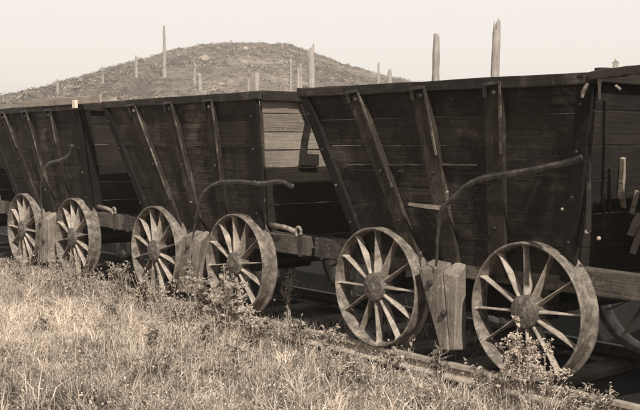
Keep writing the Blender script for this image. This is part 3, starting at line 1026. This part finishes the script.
def leaves(P, size, tone, up=0.4):
    """folded diamond leaves at points P"""
    N = len(P)
    d = rng.normal(0, 1, (N, 3)); d[:, 2] = d[:, 2] * 0.5 + up
    d /= np.linalg.norm(d, axis=1, keepdims=True)
    s = np.cross(d, rng.normal(0, 1, (N, 3))); s /= np.linalg.norm(s, axis=1, keepdims=True)
    n_ = np.cross(d, s)
    sz = size[:, None]
    V = np.stack([P, P + d * sz * 0.5 + s * sz * 0.28 + n_ * sz * 0.08, P + d * sz, P + d * sz * 0.5 - s * sz * 0.28 + n_ * sz * 0.08], 1)
    o = (np.arange(N) * 4)[:, None]
    F = np.concatenate([o + np.array([[0, 1, 2]]), o + np.array([[0, 2, 3]])], 0)
    return V.reshape(-1, 3), F, np.repeat(tone, 4)

def scatter(N, dmin, dmax, tmax, ymax):
    d = np.sqrt(rng.uniform(dmin ** 2, dmax ** 2, N)); t = rng.uniform(-tmax, tmax, N)
    X = FW.x * d + RT.x * t * d; Y = FW.y * d + RT.y * t * d
    k = Y < ymax - np.clip((X + 7.2) / 0.8, 0, 1) * (0.06 + 0.10 * rng.random(len(X)))
    return X[k], Y[k]

def merge(parts):
    Vs, Fs, Ts = [], [], []; o = 0
    for V, F, T in parts:
        Vs.append(V); Fs.append(F + o); Ts.append(T); o += len(V)
    return np.concatenate(Vs), np.concatenate(Fs), np.concatenate(Ts)

def meadow():
    parts = []
    def patch(X, Y):
        """blotches of denser, darker or paler growth, as the meadow has"""
        return fbm(X * 1.5, Y * 1.5, 41, 3), fbm(X * 4.5, Y * 4.5, 47, 3), fbm(X * 0.6, Y * 0.6, 53, 2)
    # short dense grass
    X, Y = scatter(330000, 5.0, 15.5, 0.42, 4.90)
    a, b, c = patch(X, Y)
    keep = rng.random(len(X)) < 0.25 + 1.2 * b
    edge = np.clip((4.95 - Y) / 0.5, 0.25, 1)
    X, Y, a, b, c, edge = [q[keep] for q in (X, Y, a, b, c, edge)]
    z = ground_z(X, Y)
    H = (0.04 + 0.13 * a * rng.uniform(0.5, 1.5, len(X))) * (0.5 + 0.5 * edge)
    tone = np.clip(0.60 + 0.9 * (b - 0.5) + 0.9 * (c - 0.5) + rng.normal(0, 0.17, len(X)), 0.02, 1)
    parts.append(blades(np.stack([X, Y, z], -1), H, rng.uniform(0.004, 0.010, len(X)), tone, rng.uniform(0.3, 1.8, len(X)), 0, 0, 0, 0))
    # tufts: bundles of blades springing from one point
    X, Y = scatter(5200, 5.0, 15.0, 0.42, 4.86)
    a, b, c = patch(X, Y)
    K = 26
    tt = np.clip(0.62 + rng.normal(0, 0.24, len(X)) + 0.9 * (c - 0.5), 0.05, 1)
    hh = rng.uniform(0.08, 0.26, len(X)) * (0.55 + 0.8 * a)
    Xt = np.repeat(X, K) + rng.normal(0, 0.025, len(X) * K); Yt = np.repeat(Y, K) + rng.normal(0, 0.025, len(X) * K)
    parts.append(blades(np.stack([Xt, Yt, ground_z(Xt, Yt)], -1), np.repeat(hh, K) * rng.uniform(0.5, 1.2, len(Xt)), rng.uniform(0.003, 0.009, len(Xt)),
                        np.clip(np.repeat(tt, K) + rng.normal(0, 0.1, len(Xt)), 0, 1), rng.uniform(0.2, 1.1, len(Xt)), 0, 0, 0, 0))
    # tall thin dry stalks
    X, Y = scatter(16000, 5.0, 15.0, 0.42, 4.88)
    a, b, c = patch(X, Y)
    z = ground_z(X, Y)
    H = rng.uniform(0.12, 0.34, len(X)) * (0.6 + 0.6 * a)
    tone = np.clip(0.78 + rng.normal(0, 0.15, len(X)), 0.2, 1)
    P = np.stack([X, Y, z], -1)
    parts.append(blades(P, H, rng.uniform(0.002, 0.0035, len(X)), tone, rng.uniform(0.02, 0.45, len(X)), 0, 0, 0, 0))
    # seed heads / specks of bloom among the grass
    X, Y = scatter(26000, 5.0, 15.0, 0.42, 4.88)
    a, b, c = patch(X, Y)
    k = rng.random(len(X)) < np.clip((a - 0.35) * 3, 0.05, 1); X, Y = X[k], Y[k]
    P = np.stack([X, Y, ground_z(X, Y) + rng.uniform(0.10, 0.26, len(X))], -1)
    parts.append(leaves(P, rng.uniform(0.008, 0.018, len(X)), np.clip(rng.normal(0.92, 0.1, len(X)), 0, 1)))
    V, F, T = merge(parts)
    tag(link('meadow_grass', big_mesh('meadow_grass', V, F, T, M['grass'])), 'pale dry grass covering the whole foreground below the track', 'grass', kind='stuff')
    # broad leaved ground weeds
    parts = []
    X, Y = scatter(150000, 5.0, 15.0, 0.42, 4.86)
    a, b, c = patch(X + 7, Y)
    k = rng.random(len(X)) < np.clip((b - 0.42) * 4, 0.10, 1); X, Y, a, b, c = [q[k] for q in (X, Y, a, b, c)]
    P = np.stack([X, Y, ground_z(X, Y) + rng.uniform(0.02, 0.17, len(X)) * (0.4 + a)], -1)
    parts.append(leaves(P, rng.uniform(0.012, 0.034, len(X)), np.clip(0.62 + rng.normal(0, 0.25, len(X)) + (c - 0.5), 0, 1), 0.5))
    V, F, T = merge(parts)
    tag(link('ground_weeds', big_mesh('ground_weeds', V, F, T, M['leaf'])), 'tangled small leaved weeds growing through the dry grass', 'weeds', kind='stuff')
    # tall straggling weeds crowding the near rail
    N = 1500
    X = rng.uniform(-18, -1.5, N); Y = 4.80 - np.abs(rng.normal(0, 0.22, N))
    dens = np.clip((fbm(X * 1.6, Y * 1.6, 91, 3) - 0.40) * 5, 0.0, 1) * np.where(X < -6.4, 1.0, 0.12)
    k = rng.random(N) < dens; X, Y = X[k], Y[k]; N = len(X)
    H = rng.uniform(0.16, 0.46, N) * np.where(X < -6.2, 1.0, 0.75)
    P0 = np.stack([X, Y, ground_z(X, Y)], -1)
    bx, by = rng.normal(0, 0.10, N), rng.normal(0, 0.06, N)
    tn = np.clip(rng.normal(0.6, 0.2, N), 0, 1)
    SV, SF, ST, o = [], [], [], 0
    L = 16
    t = rng.uniform(0.15, 1.05, (N, L))
    LP = P0[:, None, :] + np.stack([bx[:, None] * t ** 2, by[:, None] * t ** 2, H[:, None] * t], -1) + rng.normal(0, 0.012, (N, L, 3))
    wparts = [leaves(LP.reshape(-1, 3), rng.uniform(0.010, 0.040, N * L), np.clip(np.repeat(tn, L) + rng.normal(0, 0.2, N * L), 0, 1), 0.3)]
    for w in (0, 1):
        Vv = np.zeros((N, 6, 3)); ax = (1, 0) if w == 0 else (0, 1)
        for i, q in enumerate((0, 0.5, 1.0)):
            for j, sg in enumerate((-1, 1)):
                Vv[:, i * 2 + j, 0] = P0[:, 0] + bx * q * q + sg * ax[0] * 0.0022
                Vv[:, i * 2 + j, 1] = P0[:, 1] + by * q * q + sg * ax[1] * 0.0022
                Vv[:, i * 2 + j, 2] = P0[:, 2] + H * q
        oo = (np.arange(N) * 6)[:, None]
        Ff = np.concatenate([oo + np.array([[0, 1, 3]]), oo + np.array([[0, 3, 2]]), oo + np.array([[2, 3, 5]]), oo + np.array([[2, 5, 4]])], 0)
        wparts.append((Vv.reshape(-1, 3), Ff, np.repeat(np.clip(tn + 0.25, 0, 1), 6)))
    V, F, T = merge(wparts)
    tag(link('trackside_weeds', big_mesh('trackside_weeds', V, F, T, M['leaf'])), 'straggling tall weeds crowding against the near rail and wheels', 'weeds', kind='stuff')
    # growth along and between the rails and behind the track
    parts = []
    N = 26000
    X = rng.uniform(-19, -6.2, N); Y = 4.86 + np.abs(rng.normal(0, 0.10, N))
    k = (rng.random(N) < np.clip((fbm(X * 2.2, Y * 2.2, 61) - 0.38) * 5, 0.02, 1)); X, Y = X[k], Y[k]
    parts.append(blades(np.stack([X, Y, ground_z(X, Y)], -1), rng.uniform(0.08, 0.24, len(X)), rng.uniform(0.003, 0.006, len(X)),
                        np.clip(rng.normal(0.5, 0.22, len(X)), 0, 1), rng.uniform(0.2, 1.2, len(X)), 0, 0, 0, 0))
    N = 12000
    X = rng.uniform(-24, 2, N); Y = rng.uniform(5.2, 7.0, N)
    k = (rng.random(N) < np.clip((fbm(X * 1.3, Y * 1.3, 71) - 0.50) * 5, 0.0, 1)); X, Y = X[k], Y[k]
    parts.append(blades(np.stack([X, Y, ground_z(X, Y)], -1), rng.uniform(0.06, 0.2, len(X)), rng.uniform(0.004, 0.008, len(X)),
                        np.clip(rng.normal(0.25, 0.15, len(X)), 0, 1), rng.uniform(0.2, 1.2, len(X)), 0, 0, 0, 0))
    N = 90000
    X = rng.uniform(-34, 4, N); Y = 11.5 + rng.exponential(3.0, N)
    parts.append(blades(np.stack([X, Y, ground_z(X, Y)], -1), rng.uniform(0.15, 0.55, len(X)), rng.uniform(0.006, 0.014, len(X)),
                        np.clip(rng.normal(0.3, 0.18, len(X)), 0, 1), rng.uniform(0.2, 1.0, len(X)), 0, 0, 0, 0))
    V, F, T = merge(parts)
    tag(link('trackside_grass', big_mesh('trackside_grass', V, F, T, M['grass'])), 'rough grass along the rails, under and behind the coal cars', 'grass', kind='stuff')
meadow()

# ------------------------------------------------------------------ single weeds at the wheels
def weed(x, y, h, spread, stems, leafn, bloom, label, seed, group=None, leafsize=0.03, tone=0.6):
    R = np.random.default_rng(seed)
    z0 = float(ground_z(x, y))
    root = tag(empty('weed_plant', (x, y, z0)), label, 'weed', group)
    st = MB(); LP = []; BP = []
    for i in range(stems):
        a = R.uniform(0, 6.28); hh = h * R.uniform(0.55, 1.05); sp = spread * R.uniform(0.15, 1.0)
        tip = Vector((math.cos(a) * sp, math.sin(a) * sp * 0.5, hh))
        mid = Vector((tip.x * 0.35 + R.normal(0, 0.012), tip.y * 0.35, hh * 0.55))
        b0 = Vector((R.normal(0, 0.02), R.normal(0, 0.02), -0.02))
        pts = [b0, b0.lerp(mid, 0.5), mid, mid.lerp(tip, 0.55) + Vector((R.normal(0, 0.008), 0, 0.01)), tip]
        st.tube(pts, [0.0055, 0.005, 0.0042, 0.0034, 0.002], 5, tone=float(np.clip(R.normal(0.85, 0.1), 0, 1)))
        def on(t):
            t = t * 4; k = min(int(t), 3); return pts[k].lerp(pts[k + 1], t - k)
        for k in range(leafn):
            LP.append(on(R.uniform(0.12, 1.0)))
        # side twigs near the top
        for k in range(4):
            b = on(R.uniform(0.5, 0.95)); e = b + Vector((R.normal(0, 0.05), R.normal(0, 0.03), abs(R.normal(0.03, 0.03))))
            st.tube([b, b.lerp(e, 0.5), e], [0.002, 0.0016, 0.001], 4, tone=0.7)
            for q in range(max(1, leafn // 5)):
                LP.append(b.lerp(e, R.uniform(0.2, 1)))
            if bloom:
                for q in range(int(bloom * 0.7)):
                    BP.append(e + Vector(tuple(R.normal(0, 0.010, 3))))
        for q in range(bloom):
            BP.append(tip + Vector(tuple(R.normal(0, 0.014, 3))))
    st.obj('stem', M['leaf'], root)
    P = np.array([tuple(p) for p in LP])
    V, F, T = leaves(P, R.uniform(0.5, 1.0, len(P)) ** 2 * 1.9 * leafsize, np.clip(R.normal(tone, 0.2, len(P)), 0, 1), 0.2)
    link('leaves', big_mesh('leaves', V, F, T, M['leaf']), root)
    if BP:
        P = np.array([tuple(p) for p in BP])
        P = np.repeat(P, 3, 0)
        V, F, T = leaves(P, R.uniform(0.009, 0.020, len(P)), np.clip(R.normal(0.6, 0.25, len(P)), 0, 1), 0.3)
        link('blossoms', big_mesh('blossoms', V, F, T, M['blossom']), root)
    return root

def w_at(u, v, Y):     # foot of a plant whose foot shows at photo column u
    p = at_Y(u, v, Y); return p.x, Y
x, y = w_at(527, 380, 4.62)
weed(x, y, 0.60, 0.22, 9, 20, 16, 'bushy flowering weed in front of the biggest right wheel, reaching its hub', 1, leafsize=0.026, tone=0.85)
x, y = w_at(548, 380, 4.66)
weed(x, y, 0.50, 0.20, 4, 12, 16, 'thin flowering stalks leaning right of the bushy weed at the biggest wheel', 2, leafsize=0.02, tone=0.9)
x, y = w_at(222, 310, 4.62)
weed(x, y, 0.62, 0.34, 14, 24, 5, 'leafy spreading weed in front of the right wheel of the middle car', 3, leafsize=0.036, tone=0.65)
x, y = w_at(196, 310, 4.60)
weed(x, y, 0.60, 0.26, 9, 22, 5, 'leafy weed before the brake block of the middle car', 4, leafsize=0.034, tone=0.55)
x, y = w_at(250, 318, 4.55)
weed(x, y, 0.36, 0.20, 8, 22, 5, 'low weed with pale flower heads at the right foot of the middle car wheel', 5, leafsize=0.03, tone=0.7)
x, y = w_at(140, 290, 4.66)
weed(x, y, 0.34, 0.2, 8, 22, 3, 'low leafy weed at the left wheel of the middle car', 6, leafsize=0.032, tone=0.5)
x, y = w_at(118, 282, 4.8)
weed(x, y, 0.42, 0.2, 8, 22, 4, 'weed clump in the gap between the third and middle cars', 7, leafsize=0.032, tone=0.6)
x, y = w_at(288, 330, 5.3)
weed(x, y, 0.50, 0.16, 5, 14, 4, 'pale sprig reaching up under the sills between middle and near cars', 8, leafsize=0.024, tone=0.95)
G = 'small scattered weeds in the foreground meadow'
spots = [(175, 330), (205, 350), (60, 290), (20, 290), (90, 296), (300, 345), (265, 335), (330, 350), (395, 368), (440, 384), (480, 392), (575, 402), (610, 404), (150, 360), (232, 372), (110, 330), (40, 340), (345, 385), (8, 262), (52, 272), (500, 392)]
labs = ['small weed at the near rail under the left wheel of the middle car', 'small weed at the near rail between the two wheels of the middle car',
 'small weed before the right wheel of the third car', 'small weed at the left border below the wheels', 'small weed right of the third car wheels by the rail',
 'small weed by the rail under the gap between middle and near cars', 'small weed in front of the rail right of the leafy spreading weed',
 'small weed at the rail left of the near car left wheel', 'small weed at the rail under the near car left wheel', 'small weed before the brake block of the near car',
 'small weed left of the bushy weed at the biggest wheel', 'small weed at the rail right of the biggest wheel', 'small weed at the right bottom corner by the rail',
 'small weed in open grass below the left wheel of the middle car', 'small weed low in the grass at the bottom below the middle car', 'small weed in open grass left of centre, below the third car',
 'small weed far left in open grass', 'small weed at the bottom centre in front of the near car left wheel', 'small weed at the left border beside the farthest visible wheel',
 'small weed before the third car brake block', 'small weed at the bottom below the bushy flowering weed']
for i, (u, v) in enumerate(spots):
    d = px_ray(u, v); k = (EYE + 0.12) / -d.z
    x, y = d.x * k, d.y * k
    if y > 4.8:
        y = 4.80; x = at_Y(u, v, y).x
    weed(x, y, random.uniform(0.16, 0.30), random.uniform(0.1, 0.2), 6, 20, random.choice([0, 2, 5]), labs[i], 40 + i, G, leafsize=0.026, tone=random.uniform(0.3, 0.8))

# ------------------------------------------------------------------ haze
hz = MB()
hz.box((0, 0, 0), (1, 1, 1))
m = bpy.data.materials.new('haze_air'); m.use_nodes = True
nt = m.node_tree; nt.nodes.clear()
pv = nt.nodes.new('ShaderNodeVolumePrincipled')
pv.inputs['Color'].default_value = (0.93, 0.87, 0.80, 1)
pv.inputs['Density'].default_value = 0.0010
mo = nt.nodes.new('ShaderNodeOutputMaterial')
nt.links.new(pv.outputs[0], mo.inputs['Volume'])
hm_ = hz.mesh('haze', m)
ho = link('haze', hm_)
HX0, HY0, HZ0, HX1, HY1, HZ1 = -612, -600, -4.5, 600, 612, 45
ho.location = ((HX0 + HX1) / 2, (HY0 + HY1) / 2, (HZ0 + HZ1) / 2)
ho.scale = (HX1 - HX0, HY1 - HY0, HZ1 - HZ0)
tag(ho, kind='stuff', label='pale haze in the air over the track and the hill')
